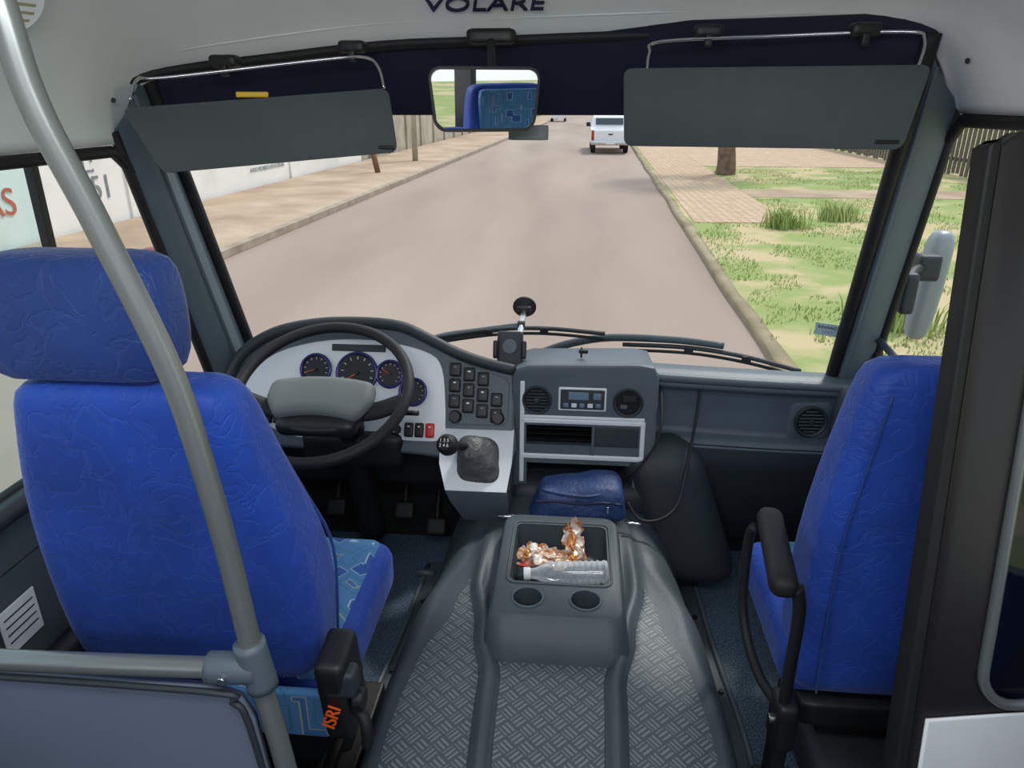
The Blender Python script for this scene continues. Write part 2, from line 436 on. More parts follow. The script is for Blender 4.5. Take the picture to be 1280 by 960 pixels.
# side windows
w2=group('window_2',(XL,1.2,1.0))
fr=[(XL,.2,1.39),(XL,1.73,1.385),(XL,1.80,1.33),(XL,2.02,.68),(XL,1.98,.635),(XL,1.55,.635),(XL,1.48,.76),(XL,.2,.76)]
tube('window_gasket',fr,.014,m_rub,w2,8,1,True)
mk('side_glass',[(XL-.01,1.45,.63),(XL-.01,2.04,.63),(XL-.01,1.75,1.40),(XL-.01,1.45,1.40)],[(0,1,2,3)],m_glass,w2,False)
mk('sliding_glass',[(XL-.015,.15,.63),(XL-.015,1.47,.63),(XL-.015,1.47,1.40),(XL-.015,.15,1.40)],[(0,1,2,3)],m_glasst,w2,False)
box('sliding_frame',(XL-.005,1.455,1.01),(.02,.022,.76),m_black,w2,.003)
w3=group('window_3',(XR,1.6,1.1))
tube('window_gasket',[(XR,1.08,1.455),(XR,1.93,1.455),(XR,1.99,1.40),(XR,2.15,.80),(XR,2.1,.74),(XR,1.08,.74)],.016,m_rub,w3,8,1,True)
mk('door_glass',[(XR+.01,1.05,.73),(XR+.01,2.2,.73),(XR+.01,1.97,1.47),(XR+.01,1.05,1.47)],[(0,1,2,3)],m_glass,w3,False)
tube('window_rail',[(XR-.01,2.16,.84),(XR-.01,1.7,.80),(XR-.01,1.2,.80)],.010,m_dash,w3,8,2)

# ================================================================= SUN VISORS
def visor(name,TL,TR,BR,BL,rod,brk):
    g=group(name,tuple((Vector(TL)+Vector(BR))/2))
    TL,TR,BR,BL=map(Vector,(TL,TR,BR,BL))
    nrm=((TR-TL).cross(BL-TL)).normalized()
    if nrm.y>0:nrm=-nrm
    U=((TR-TL)+(BR-BL))/2;V=((TL-BL)+(TR-BR))/2
    hw,hh=U.length/2,V.length/2
    def corner(u,w):
        a=TL.lerp(TR,u);b=BL.lerp(BR,u);return b.lerp(a,w)
    pts=rr(0,0,hw,hh,.018,0,4)
    lo=[]
    for off,sc in((-.004,.97),(0.0,.995),(.008,1.0),(.016,.995),(.02,.97)):
        lo.append([corner(.5+.5*(p.x/hw)*(1-(1-sc)*.25),.5+.5*(p.y/hh)*sc)+nrm*(off-.008) for p in pts])
    loft('visor_pad',lo,m_visor,g,split=60)
    tube('support_rod',rod,.0035,m_chrome,g,8,5)
    for b in brk:
        rcube('mount_bracket',b,(.033,.022,.014),.01,m_black,g,6)
        box('mount_clip',Vector(b)+Vector((0,-.01,-.018)),(.018,.02,.03),m_black,g,.004)
    c=corner(.94,.1)+nrm*.014
    box('visor_end_clip',c,(.05,.006,.008),m_black,g,.002)
    return g
vg=visor('sun_visor',(-.995,1.60,1.484),(-.45,1.80,1.527),(-.437,1.805,1.383),(-.935,1.62,1.346),
 [(-.985,1.62,1.50),(-.98,1.66,1.545),(-.94,1.70,1.548),(-.60,1.84,1.592),(-.51,1.84,1.595),(-.475,1.82,1.57),(-.46,1.80,1.527)],[(-.83,1.78,1.585),(-.55,1.875,1.62)])
box('airbag_tag',(-.735,1.69,1.512),(.07,.01,.012),m_yellow,vg,.003,rot=(0,0,.35))
visor('sun_visor',(.097,1.80,1.568),(.733,1.72,1.570),(.705,1.725,1.40),(.108,1.81,1.40),
 [(.15,1.80,1.565),(.155,1.82,1.60),(.18,1.84,1.625),(.42,1.85,1.635),(.69,1.79,1.638),(.725,1.76,1.62),(.71,1.73,1.565)],[(.29,1.87,1.648),(.62,1.82,1.645)])

# ================================================================= INTERIOR MIRROR
mg=group('rear_view_mirror',(-.215,1.75,1.505))
N=Vector((.25,-.965,-.045)).normalized();U=Vector((0,0,1)).cross(N).normalized();U=U if U.x>0 else -U
MM=Matrix((U,N.cross(U),N)).transposed().to_4x4();MM.translation=Vector((-.215,1.75,1.502))
def mloop(hx,hy,r,z,dr=.012):
    L=rr(0,0,hx,hy,r,z,6);return [Vector((p.x*(1+.06*p.y/hy),p.y-dr*.0,p.z)) for p in L]
loft('mirror_shell',[mloop(.09,.045,.02,-.03),mloop(.118,.064,.028,-.015),mloop(.124,.070,.030,0),mloop(.122,.068,.029,.004),mloop(.116,.062,.024,.004)],m_black,mg,M=MM,split=50)
loft('mirror_glass',[mloop(.117,.063,.024,.0042),mloop(.116,.062,.024,.0055)],m_mirror,mg,M=MM,smooth=False)
tube('mirror_stem',[(-.20,1.775,1.54),(-.21,1.84,1.60),(-.22,1.93,1.635)],.010,m_black,mg,10,4)
rcube('mirror_mount',(-.22,1.94,1.645),(.06,.025,.018),.012,m_black,mg,6)
rcube('rear_sensor_tag',(-.125,1.90,1.425),(.05,.004,.018),.003,mat('grey_tag',(120,128,124),.5),mg,5)

# ================================================================= HANDRAIL + PARTITION
hg=group('handrail',(-.48,.78,1.1))
tube('grab_pole',[(-.60,.74,1.84),(-.583,.745,1.70),(-.572,.75,1.59),(-.563,.755,1.495),(-.532,.77,1.37),(-.484,.78,1.19),(-.462,.78,1.04),(-.450,.78,.92),(-.438,.78,.747),(-.418,.78,.56),(-.40,.78,.30),(-.395,.78,.0)],.0155,m_pole,hg,20,8)
tube('cross_bar',[(XL+.01,.765,.735),(-.8,.765,.738),(-.44,.775,.742)],.0155,m_pole,hg,20,4)
tube('tee_joint',[(-.505,.773,.742),(-.47,.775,.742),(-.435,.778,.742)],.023,m_dash,hg,20,3)
tube('tee_collar',[(-.443,.78,.785),(-.438,.78,.747),(-.432,.78,.705)],.0225,m_dash,hg,20,3)
cyl('joint_bolt',(-.475,.75,.742),.006,.008,(0,1,0),m_chrome,hg,12)
cyl('foot_flange',(-.395,.78,.012),.045,.02,(0,0,1),m_pole,hg)
pg=group('partition_panel',(-.8,.77,.4))
Mp=Matrix(((1,0,0,0),(0,0,-1,.762),(0,1,0,0),(0,0,0,1)))
prism('panel_board',[(XL+.01,.05),(XL+.01,.715),(-.50,.715),(-.462,.70),(-.445,.66),(-.425,.40),(-.415,.05)],Mp,.012,m_part,pg,.003)
tube('panel_edge',[(-1.10,.757,.712),(-.52,.757,.712),(-.47,.757,.695),(-.45,.757,.65),(-.43,.757,.40),(-.42,.757,.06)],.005,m_dashd,pg,8,4)

# ================================================================= SEATS
def seatback(g,secs,m,name='backrest'):
    loops=[rr(cx,cy,hx,hy,min(r,hx*.95,hy*.95),z,6) for (cx,cy,hx,hy,r,z) in secs]
    return loft(name,loops,m,g,1)
dg_=group('driver_seat',(-.68,1.15,.4))
seatback(dg_,[(-.68,1.07,.20,.045,.04,.485),(-.68,1.07,.232,.07,.05,.50),(-.68,1.068,.245,.082,.05,.58),(-.68,1.06,.248,.085,.05,.72),(-.68,1.03,.228,.082,.05,.85),(-.675,.995,.20,.075,.05,.96),(-.66,.965,.178,.066,.045,1.06),(-.66,.95,.165,.055,.04,1.105),(-.66,.945,.14,.035,.03,1.12)],m_blue)
tube('backrest_piping',[(-.440,1.105,.53),(-.433,1.11,.72),(-.46,1.08,.85),(-.483,1.04,.96),(-.495,.995,1.06)],.003,m_blue2,dg_,8,5)
seatback(dg_,[(-.705,.945,.11,.03,.028,1.118),(-.705,.945,.138,.052,.04,1.13),(-.705,.945,.146,.060,.04,1.18),(-.705,.945,.144,.060,.04,1.26),(-.705,.95,.134,.054,.04,1.295),(-.705,.95,.10,.03,.028,1.305)],m_blue2,'headrest')
for dx in(-.06,.06):cyl('headrest_post',(-.69+dx,.95,1.10),.007,.1,(0,0,1),m_chrome,dg_,12)
rcube('seat_cushion',(-.68,1.29,.395),(.247,.245,.07),.045,m_blue,dg_,14)
rcube('cushion_insert',(-.68,1.29,.425),(.222,.235,.048),.03,m_pat,dg_,14)
box('rear_skirt',(-.66,1.015,.41),(.44,.02,.11),m_pat,dg_,.008)
rcube('seat_frame',(-.68,1.26,.28),(.2,.2,.06),.02,m_black,dg_,6)
for i in range(5):box('suspension_bellows',(-.68,1.26,.21-.035*i),(.34-.02*(i%2),.34-.02*(i%2),.03),m_rub,dg_,.01)
box('floor_plinth',(-.68,1.26,.025),(.42,.42,.05),m_black,dg_,.008)
rcube('recliner_housing',(-.402,1.0,.50),(.028,.05,.10),.015,m_black,dg_,8,rot=(.15,0,0))
rcube('recliner_cap',(-.388,.965,.545),(.03,.02,.028),.01,m_dashd,dg_,8)
tube('recliner_lever',[(-.375,.98,.47),(-.352,.96,.465),(-.345,.95,.44),(-.347,.95,.41)],.011,m_rub,dg_,10,4)
cyl('recliner_knob',(-.36,.97,.5),.02,.02,(1,0,0),m_black,dg_,20)
text('seat_label','ISRI',.035,frame((-.404,.943,.478),(.35,0,1),(-1,0,.3)),m_orange,dg_,.001)
tube('belt_strap',[(-.41,1.06,.5),(-.40,1.04,.38),(-.42,1.03,.3)],.012,m_rub,dg_,8,4,flat=.3)

def passenger(name,cx,cy,arm=True):
    g=group(name,(cx,cy,.4));o=Vector((cx-.725,cy-1.3,0))
    X,Y=o.x,o.y
    seatback(g,[(X+.725,Y+1.33,.19,.03,.03,.285),(X+.725,Y+1.33,.22,.075,.04,.30),(X+.725,Y+1.33,.232,.088,.045,.38),(X+.725,Y+1.33,.232,.09,.045,.55),(X+.725,Y+1.31,.232,.08,.045,.72),(X+.73,Y+1.29,.222,.07,.04,.88),(X+.735,Y+1.275,.215,.06,.04,1.0),(X+.735,Y+1.27,.205,.052,.035,1.055),(X+.735,Y+1.27,.17,.03,.025,1.072)],m_blue)
    tube('backrest_seam',[(X+.535,Y+1.222,.34),(X+.53,Y+1.225,.55),(X+.53,Y+1.222,.72),(X+.545,Y+1.215,.88),(X+.56,Y+1.213,1.02)],.0022,m_blue2,g,8,5)
    rcube('seat_cushion',(X+.725,Y+1.50,.335),(.24,.22,.065),.04,m_blue,g,12)
    rcube('cushion_insert',(X+.725,Y+1.51,.362),(.21,.2,.045),.03,m_pat,g,10)
    rcube('seat_frame',(X+.725,Y+1.45,.24),(.2,.19,.035),.015,m_black,g,6)
    box('pedestal',(X+.725,Y+1.45,.15),(.26,.26,.16),m_black,g,.01)
    rcube('pedestal_plinth',(X+.735,Y+1.37,.065),(.17,.19,.065),.045,m_dashd,g,8)
    if arm:
        rcube('armrest_pad',(X+.425,Y+1.275,.655),(.027,.135,.024),.022,m_rub,g,10,rot=(.03,0,-.12))
        tube('armrest_front_tube',[(X+.405,Y+1.37,.645),(X+.402,Y+1.39,.60),(X+.405,Y+1.385,.45),(X+.415,Y+1.34,.37),(X+.43,Y+1.26,.335),(X+.45,Y+1.2,.33)],.011,m_rub,g,12,6)
        tube('armrest_rear_tube',[(X+.44,Y+1.17,.64),(X+.452,Y+1.17,.58),(X+.455,Y+1.175,.42),(X+.46,Y+1.18,.28)],.016,m_rub,g,12,6,flat=.7)
        rcube('armrest_hinge',(X+.462,Y+1.185,.30),(.022,.035,.06),.012,m_black,g,6)
        box('base_bracket',(X+.465,Y+1.20,.18),(.035,.05,.2),m_black,g,.008)
        box('base_bracket_foot',(X+.475,Y+1.20,.05),(.08,.10,.10),m_black,g,.008)
        cyl('pivot_bolt',(X+.438,Y+1.185,.30),.012,.01,(1,0,0),m_chrome,g,16)
    return g
passenger('passenger_seat',.725,1.3)
for cx,cy in((-.8,-.9),(-.3,-.9),(.62,-1.1),(-.8,-1.7),(.62,-1.9)):
    passenger('passenger_seat',cx,cy,False)
# raised guide seat beside the aisle, behind the entrance
gs=passenger('passenger_seat',.68,-.17,False)
rcube('backrest_insert',(.69,-.12,.80),(.18,.025,.25),.02,m_pat,gs,8)
gs.location.z+=.32
box('seat_step',(.68,-.05,.16),(.46,.7,.32),m_dashd,None,.01)

# ================================================================= ENTRANCE DOOR LEAF
dgp=group('door_1',(.75,1.0,.7))
Ud=Vector((.985,.17,0));Vd=Vector((.000,.16,1)).normalized();Nd=Ud.cross(Vd).normalized()
MD=Matrix((Ud,Vd,Nd)).transposed().to_4x4();MD.translation=Vector((.580,.865,0))
m_doorb=mat('door_frame_black',(30,28,29),.45,var=.12,vs=5)
leaf=prism('door_leaf_frame',[(0,.0),(.44,.0),(.44,1.48),(.03,1.48),(.0,1.46)],MD,.035,m_doorb,dgp,.006)
ct=prism('c',[(p.x,p.y) for p in rr(.262,.95,.155,.375,.07,0,6)],MD@Matrix.Translation((0,0,.05)),.15,m_black,None,0)
cut(leaf,[ct])
tube('window_rim',[MD@Vector((p.x,p.y,.004)) for p in rr(.262,.953,.158,.376,.07,0,6)],.009,m_pole,dgp,10,1,True)
mk('door_glass',[MD@Vector(p) for p in((.10,.56,-.01),(.43,.56,-.01),(.43,1.34,-.01),(.10,1.34,-.01))],[(0,1,2,3)],m_glassd,dgp,False)
prism('door_lower_panel',[(.018,.04),(.43,.04),(.43,.562),(.018,.562)],MD@Matrix.Translation((0,0,.008)),.008,m_white,dgp,.004)
prism('door_edge_rubber',[(-.022,.0),(.0,.0),(.0,1.47),(-.018,1.46)],MD@Matrix.Translation((0,0,.002)),.035,m_rub,dgp,.005)

# ================================================================= DASHBOARD
db=group('dashboard',(-.1,2.1,.6))
MC=Matrix(((1,0,0,0),(0,.447,-.894,2.0),(0,.894,.447,.65),(0,0,0,1)))   # cluster plane
def cv(z):return (z-.65)/.894
def ol(pts):
    P=spline([(x,cv(z),0) for x,z in pts],3,True);return [(p.x,p.y) for p in P]
pod=[(-1.09,.56),(-1.07,.70),(-.985,.80),(-.88,.845),(-.76,.862),(-.62,.862),(-.50,.845),(-.42,.81),(-.33,.775),(-.24,.75),(-.165,.735),(-.165,.60),(-.17,.50),(-.35,.49),(-.5,.50),(-.75,.50),(-.95,.51)]
prism('instrument_pod',ol(pod),MC,.14,m_dash,db,.012)
sil=[(-1.0,.70),(-.917,.765),(-.793,.80),(-.66,.81),(-.533,.80),(-.43,.775),(-.392,.735),(-.378,.65),(-.374,.58),(-.38,.54),(-.486,.535),(-.6,.54),(-.788,.53),(-.90,.55),(-1.0,.61)]
prism('silver_fascia',ol(sil),MC@Matrix.Translation((0,0,.006)),.01,m_silver,db,.003)
hood=[(-1.07,.66),(-1.03,.755),(-.93,.822),(-.80,.852),(-.66,.86),(-.53,.852),(-.44,.82),(-.35,.783),(-.26,.757),(-.17,.74)]
tube('hood_lip',[MC@Vector((x,cv(z)-.004,.015)) for x,z in hood],.017,m_dashd,db,12,5)
def on(M,x,z,d=0):return M@Vector((x,cv(z),d))
NC=Vector((0,-.894,.447))
def gauge(x,z,r,bez,needle):
    g=cyl('gauge_dial',on(MC,x,z,.008),r*.92,.008,NC,m_gauge,db,32,.001)
    R=[on(MC,x,z,.014)+r*(Vector((1,0,0))*math.cos(t*.3927)+Vector((0,.447,.894))*math.sin(t*.3927)) for t in range(16)]
    tube('gauge_bezel',R,.005,bez,db,8,2,True)
    for k in range(11):
        a=math.radians(225-27*k)
        c=Vector((x+math.cos(a)*r*.76,cv(z)+math.sin(a)*r*.76,.013))
        box('gauge_tick',(0,0,0),(r*.14,r*.035,.001),m_white,db,0,MC@Matrix.Translation(c)@Matrix.Rotation(a,4,'Z'))
    a=math.radians(needle)
    box('gauge_needle',(r*.3,0,0),(r*.75,r*.05,.002),m_orange,db,0,MC@Matrix.Translation((x,cv(z),.016))@Matrix.Rotation(a,4,'Z'))
    cyl('gauge_hub',on(MC,x,z,.017),r*.1,.006,NC,m_black,db,12)
gauge(-.785,.722,.046,m_bezel,200);gauge(-.655,.715,.062,m_bezel,215);gauge(-.552,.715,.04,m_bezel,150);gauge(-.478,.668,.040,m_bezel,225)
box('warning_light_strip',(-.655,cv(.785),.008),(.17,.022,.006),m_dashd,db,.003,MC)
for i in range(3):box('accent_swoosh',(-.655+.03*i,cv(.595),.0075),(.02,.004,.002),m_dash,db,0,MC)
# switch bank
prism('switch_bank_panel',[(x,cv(z)) for x,z in((-.372,.77),(-.30,.745),(-.20,.715),(-.185,.70),(-.185,.60),(-.20,.585),(-.36,.585),(-.372,.60))],MC@Matrix.Translation((0,0,.004)),.006,m_dash,db,.002)
for c in range(4):
    for r in range(3):
        if c==3 and r==0:continue
        x=-.350+.043*c;z=.733-.012*c-.043*r
        rcube('rocker_switch',(x,cv(z),.012),(.017,.021,.008),.004,m_black,db,4,M=MC)
        box('switch_icon',(x,cv(z)+.008,.0205),(.008,.004,.0006),m_silver if (c+r)%2 else m_lcd,db,0,MC)
for x in(-.345,-.215):
    lathe('rotary_knob',[(.020,0),(.019,.014),(.015,.02)],on(MC,x,.605,.004),NC,m_black,db,24)
for i,x in enumerate((-.93,-.895,-.86,-.825)):
    rcube('rocker_switch_low',(x,cv(.585),.010),(.014,.018,.008),.004,m_black,db,4,M=MC)
for i,(x,mm) in enumerate(((-.485,m_black),(-.453,m_black),(-.42,m_red))):
    rcube('rocker_switch_low',(x,cv(.565),.010),(.0135,.022,.008),.004,mm,db,4,M=MC)
    box('switch_icon',(x,cv(.574),.0185),(.007,.004,.0006),m_white,db,0,MC)
cyl('ignition_lock',on(MC,-.525,.565,.01),.016,.014,NC,m_black,db,24)
box('ignition_key',(-.525,cv(.565),.03),(.004,.022,.03),m_chrome,db,.001,MC)
rcube('key_fob',(-.53,1.93,.50),(.012,.006,.028),.005,m_rub,db,6)
box('lower_dash_body',(-.75,2.14,.42),(.72,.2,.2),m_black,db,.03)
rcube('lower_dash_shroud',(-.66,2.0,.50),(.16,.08,.06),.03,m_black,db,8)
# gear console: silver wing + dark body
gc=[[Vector((x,y,z)) for x,y,z in L] for L in(
 [(-.385,2.0,.59),(-.17,2.0,.59),(-.17,2.06,.59),(-.385,2.06,.59)],
 [(-.388,1.95,.565),(-.165,1.96,.57),(-.165,2.06,.57),(-.388,2.06,.565)],
 [(-.378,1.86,.505),(-.165,1.87,.505),(-.165,2.06,.505),(-.378,2.06,.505)],
 [(-.352,1.80,.45),(-.175,1.81,.445),(-.17,2.06,.445),(-.352,2.06,.45)],
 [(-.34,1.81,.41),(-.17,1.815,.40),(-.17,2.06,.40),(-.34,2.06,.41)],
 [(-.31,1.87,.31),(-.17,1.87,.31),(-.17,2.06,.31),(-.31,2.06,.31)])]
loft('gear_console_body',gc[2:],m_dash,db,0,True,split=30)
loft('gear_console_silver',[[Vector((p.x*1,p.y-(.0),p.z+.002)) for p in L] for L in gc[:4]],m_silver,db,0,True,split=30)
# centre stack
SM=Matrix(((1,0,0,0),(0,.12,-.993,1.985),(0,.993,.12,.55),(0,0,0,1)))
def sv(z):return (z-.55)/.993
def sbox(n,x0,x1,z0,z1,d0,d1,m,bev=.003):
    return box(n,((x0+x1)/2,sv((z0+z1)/2),(d0+d1)/2),(x1-x0,abs(z1-z0),abs(d1-d0)),m,db,bev,SM)
so=[(-.172,.40),(-.176,.73),(-.165,.755),(-.13,.768),(.20,.778),(.245,.77),(.26,.74),(.262,.55),(.255,.44),(.235,.395)]
stack=prism('centre_stack',[(x,sv(z)) for x,z in [(-.172,.33)]+so[1:-2]+[(.262,.42),(.25,.33)]],SM,.24,m_dash,db,.012)
c1=box('c',(-.03,sv(.552),-.03),(.20,.062,.12),m_deep,None,0,SM)
c3=box('c',(.035,sv(.405),-.04),(.325,.115,.2),m_deep,None,0,SM)
cut(stack,[c1,c3])
sbox('cubby_lining',-.13,.07,.522,.583,-.09,-.085,m_deep,0)
sbox('tray_lining',-.127,.197,.35,.46,-.139,-.134,m_deep,0)
sbox('tray_floor_mat',-.125,.195,.349,.353,-.13,0,m_deep,0)
sbox('storage_lid',.078,.208,.522,.583,0,.006,m_dashd,.004)
sbox('silver_strip_top',-.148,.226,.590,.605,0,.008,m_silver)
sbox('silver_strip_mid',-.148,.226,.478,.494,0,.009,m_silver)
sbox('silver_side_left',-.150,-.136,.40,.72,0,.008,m_silver)
sbox('silver_side_right',.213,.227,.40,.605,0,.008,m_silver)
sbox('silver_divider',.068,.078,.49,.595,0,.007,m_dash)
sbox('silver_upper_panel',-.146,.224,.605,.615,0,.005,m_silver)
for k in range(3):sbox('cubby_shelf',-.128,.068,.535+.017*k,.538+.017*k,-.08,-.004,m_black,0)
sbox('control_panel_bezel',-.035,.108,.632,.705,0,.008,m_silver,.006)
sbox('control_panel',-.029,.102,.638,.699,.005,.012,m_dashd,.005)
sbox('control_display',-.005,.055,.668,.692,.010,.0135,m_lcd,.002)
for i in range(5):sbox('control_button',-.02+.024*i,-.004+.024*i,.645,.658,.010,.015,m_silver if i%2 else m_lcd,.002)
sbox('control_button',.068,.092,.67,.69,.010,.015,m_lcd,.002)
def vent(x,z,M,r,hole=False):
    NN=(M.to_3x3()@Vector((0,0,1)));c=M@Vector((x,z,0))
    lathe('vent_ring',[(r*1.05,0),(r*1.08,.006),(r*.98,.012),(r*.86,.008),(r*.82,-.004)],c,NN,m_dashd,db,36)
    cyl('vent_throat',c+NN*.001,r*.85,.004,NN,m_deep,db,28,.0005)
    if not hole:
        for k in range(-3,4):
            w=2*math.sqrt(max(0,(r*.8)**2-(k*r*.23)**2))
            box('vent_louvre',(x,z+k*r*.23,.008),(w,r*.06,.008),m_dash,db,.0015,M,1)
        rcube('vent_tab',(x,z,.014),(.008,.008,.004),.003,m_dashd,db,4,M=M)
    else:
        box('vent_louvre',(x+.005,z+.012,.006),(r*1.0,r*.5,.006),m_black,db,.002,M@Matrix.Identity(4))
        box('vent_louvre',(x-.012,z-.012,.006),(r*.5,r*.3,.006),m_dash,db,.002,M)
vent(-.10,sv(.662),SM,.042);vent(.172,sv(.662),SM,.042,True)
text('tray_lettering','VOLARE',.045,frame((.04,1.99,.356),(1,0,0),(0,1,.12)),m_lcd,db,.0005,1.2)
rcube('stack_side_cheek',(.345,2.06,.30),(.13,.13,.23),.08,m_dashd,db,10,fn=lambda p:Vector((p.x-(p.z)*.35,p.y+p.z*.15,p.z)))
rcube('stack_lower_skirt',(.03,2.04,.28),(.22,.10,.12),.05,m_dashd,db,8)
# right-hand dash
prof=[(2.36,.56),(2.26,.675),(2.18,.715),(2.12,.722),(2.085,.71),(2.075,.68),(2.095,.66),(2.10,.60),(2.095,.525),(2.06,.515),(2.045,.50),(2.04,.45),(2.06,.36),(2.12,.20),(2.2,.08)]
def dsh(u,t):
    k=t*(len(prof)-1);i=min(int(k),len(prof)-2);s=k-i
    y=prof[i][0]*(1-s)+prof[i+1][0]*s;z=prof[i][1]*(1-s)+prof[i+1][1]*s
    x=.24+.66*u
    return Vector((x,y+.03*u*u,z+.012-.03*u))
grid('passenger_dash',dsh,12,56,m_dash,db)
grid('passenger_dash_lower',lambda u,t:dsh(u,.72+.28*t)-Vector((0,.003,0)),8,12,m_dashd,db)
tube('dash_top_roll',[dsh(u,.30)+Vector((0,-.002,.0)) for u in(0,.25,.5,.75,.93)],.014,m_dash,db,12,4)
tube('dash_seam',[dsh(u,.70)+Vector((0,-.001,0)) for u in(0,.5,1)],.002,m_deep,db,6,4)
MV=frame((.742,2.118,.575),(1,.05,0),(0,.05,1))
rcube('vent_pod',(0,0,-.02),(.075,.075,.03),.028,m_dash,db,8,M=MV)
vent(0,0,MV@Matrix.Translation((0,0,.012)),.048)
rcube('dash_end_cheek',(.85,2.13,.60),(.04,.06,.11),.03,m_dash,db,8)
# aux cables
cb=group('aux_cable',(.3,1.95,.5))
tube('cable_a',[(.395,2.09,.69),(.385,2.04,.62),(.365,1.98,.53),(.345,1.92,.46),(.32,1.86,.40),(.27,1.82,.375),(.21,1.81,.378),(.175,1.83,.42)],.0045,m_rub,cb,8,8)
tube('cable_b',[(.275,2.07,.69),(.27,1.965,.62),(.255,1.935,.56),(.22,1.925,.50),(.185,1.925,.46),(.17,1.95,.42)],.0042,m_rub,cb,8,8)

# steering wheel -------------------------------------------------
sw=group('steering_wheel',(-.67,1.75,.77))
ph=math.radians(29);MW=Matrix(((1,0,0,-.668),(0,math.cos(ph),-math.sin(ph),1.75),(0,math.sin(ph),math.cos(ph),.772),(0,0,0,1)))
tube('rim',[MW@Vector((.235*math.cos(t*math.pi/12),.235*math.sin(t*math.pi/12),0)) for t in range(24)],.0155,m_rub,sw,16,3,True)
def hubfn(p):
    s=1-.25*max(0,-p.y/.06)
    return Vector((p.x*s,p.y+.018*(1-(p.x/.15)**2),p.z-.12*p.x*p.x*1.5))
rcube('hub_pad',(0,-.035,-.005),(.146,.062,.025),.024,m_hub,sw,16,fn=hubfn,M=MW)
rcube('hub_back',(0,-.045,-.035),(.11,.075,.028),.024,m_black,sw,10,M=MW)
for s in(-1,1):
    tube('spoke',[MW@Vector(p) for p in((s*.09,-.05,-.03),(s*.15,-.045,-.025),(s*.205,-.035,-.008),(s*.232,-.028,0))],.026,m_rub,sw,12,5,flat=.5)
tube('lower_spoke_trim',[MW@Vector(p) for p in((-.14,-.03,-.02),(-.08,-.10,-.025),(0,-.115,-.026),(.08,-.10,-.025),(.14,-.03,-.02))],.012,m_black,sw,10,5)
tube('steering_column',[MW@Vector((0,-.03,-.05)),(-.668,1.90,.62),(-.668,1.98,.50),(-.668,2.1,.10)],.045,m_black,sw,16,4)
tube('indicator_stalk',[(-.60,1.87,.66),(-.50,1.86,.665),(-.43,1.85,.67)],.008,m_black,sw,10,3)
tube('wiper_stalk',[(-.74,1.87,.66),(-.84,1.86,.665),(-.91,1.85,.67)],.008,m_black,sw,10,3)

# gear lever ------------------------------------------------------
gl=group('gear_lever',(-.28,1.9,.5))
bl=[]
for k in range(10):
    t=k/9;c=Vector((-.258-.035*t*t,1.905-.045*t,.474+.10*t));s=1-t
    hx=.022+.062*(s**.7);hy=.020+.058*(s**.7)
    w=.004*math.sin(k*2.6)
    L=rr(0,0,hx+w,hy+w,min(hx,hy)*(.45+.4*t),0,4)
    bl.append([c+Vector((p.x,p.y,.6*p.y)) for p in L])
loft('leather_gaiter',bl,m_boot,gl,1)
L=rr(0,0,.088,.080,.035,0,4)
tube('gaiter_ring',[Vector((-.258,1.905,.472))+Vector((p.x,p.y,.6*p.y)) for p in L],.006,m_dashd,gl,8,1,True)
tube('lever_shaft',[(-.293,1.865,.56),(-.325,1.82,.59),(-.338,1.80,.60)],.012,m_black,gl,10,3)
lathe('gear_knob',[(.014,-.034),(.024,-.020),(.031,0),(.029,.016),(.020,.026),(.001,.028)],(-.338,1.80,.597),(-.25,-.75,.6),m_rub,gl,28)
text('shift_pattern','1 3 5\n2 4 6',.014,frame(Vector((-.338,1.80,.597))+Vector((-.25,-.75,.6)).normalized()*.029,(1,-.2,.1),(0,.6,.75)),m_white,gl,.0003)

# pedals
pe=group('pedal_set',(-.55,2.1,.2))
for x,z in((-.80,.18),(-.56,.18),(-.45,.12)):
    rcube('pedal_pad',(x,2.12,z),(.035,.012,.03),.01,m_rub,pe,5,rot=(-.6,0,0))
    tube('pedal_arm',[(x,2.13,z),(x,2.18,z+.08),(x,2.22,z+.13)],.008,m_rub,pe,8,3)
tube('accelerator_hinge',[(-.50,2.0,.012),(-.44,2.0,.012)],.012,m_dash,pe,8,2)

# phone holder ----------------------------------------------------
phn=group('phone_holder',(-.19,2.2,.8))
sc=G(-.165,.845,.012)
lathe('suction_cup',[(.040,0),(.040,.006),(.030,.014),(.016,.022),(.010,.03)],sc,(0,-.93,-.33),m_rub,phn,28)
rcube('cup_lever',tuple(sc+Vector((0,-.03,-.005))),(.024,.010,.014),.006,m_black,phn,5)
tube('holder_arm',[sc+Vector((0,-.03,-.01)),(-.165,2.25,.825),(-.168,2.20,.80),(-.18,2.15,.79)],.010,m_chrome,phn,10,4)
cyl('ball_joint',(-.166,2.24,.82),.015,.024,(1,0,0),m_black,phn,20)
rcube('holder_cradle',(-.190,2.105,.783),(.040,.012,.056),.008,m_dashd,phn,8,rot=(-.3,0,0))
for s in(-1,1):rcube('clamp_jaw',(-.190+s*.044,2.095,.785),(.007,.016,.028),.005,m_black,phn,5,rot=(-.3,0,0))
cyl('cradle_disc',(-.190,2.090,.797),.022,.006,(0,-1,.3),m_dash,phn,24)
rcube('cradle_foot',(-.190,2.08,.732),(.028,.018,.008),.005,m_black,phn,5)
tube('dash_antenna',[(.03,2.10,.765),(.03,2.09,.80)],.003,m_black,phn,8,2)
rcube('antenna_clip',(.036,2.085,.79),(.014,.008,.006),.003,m_black,phn,4)

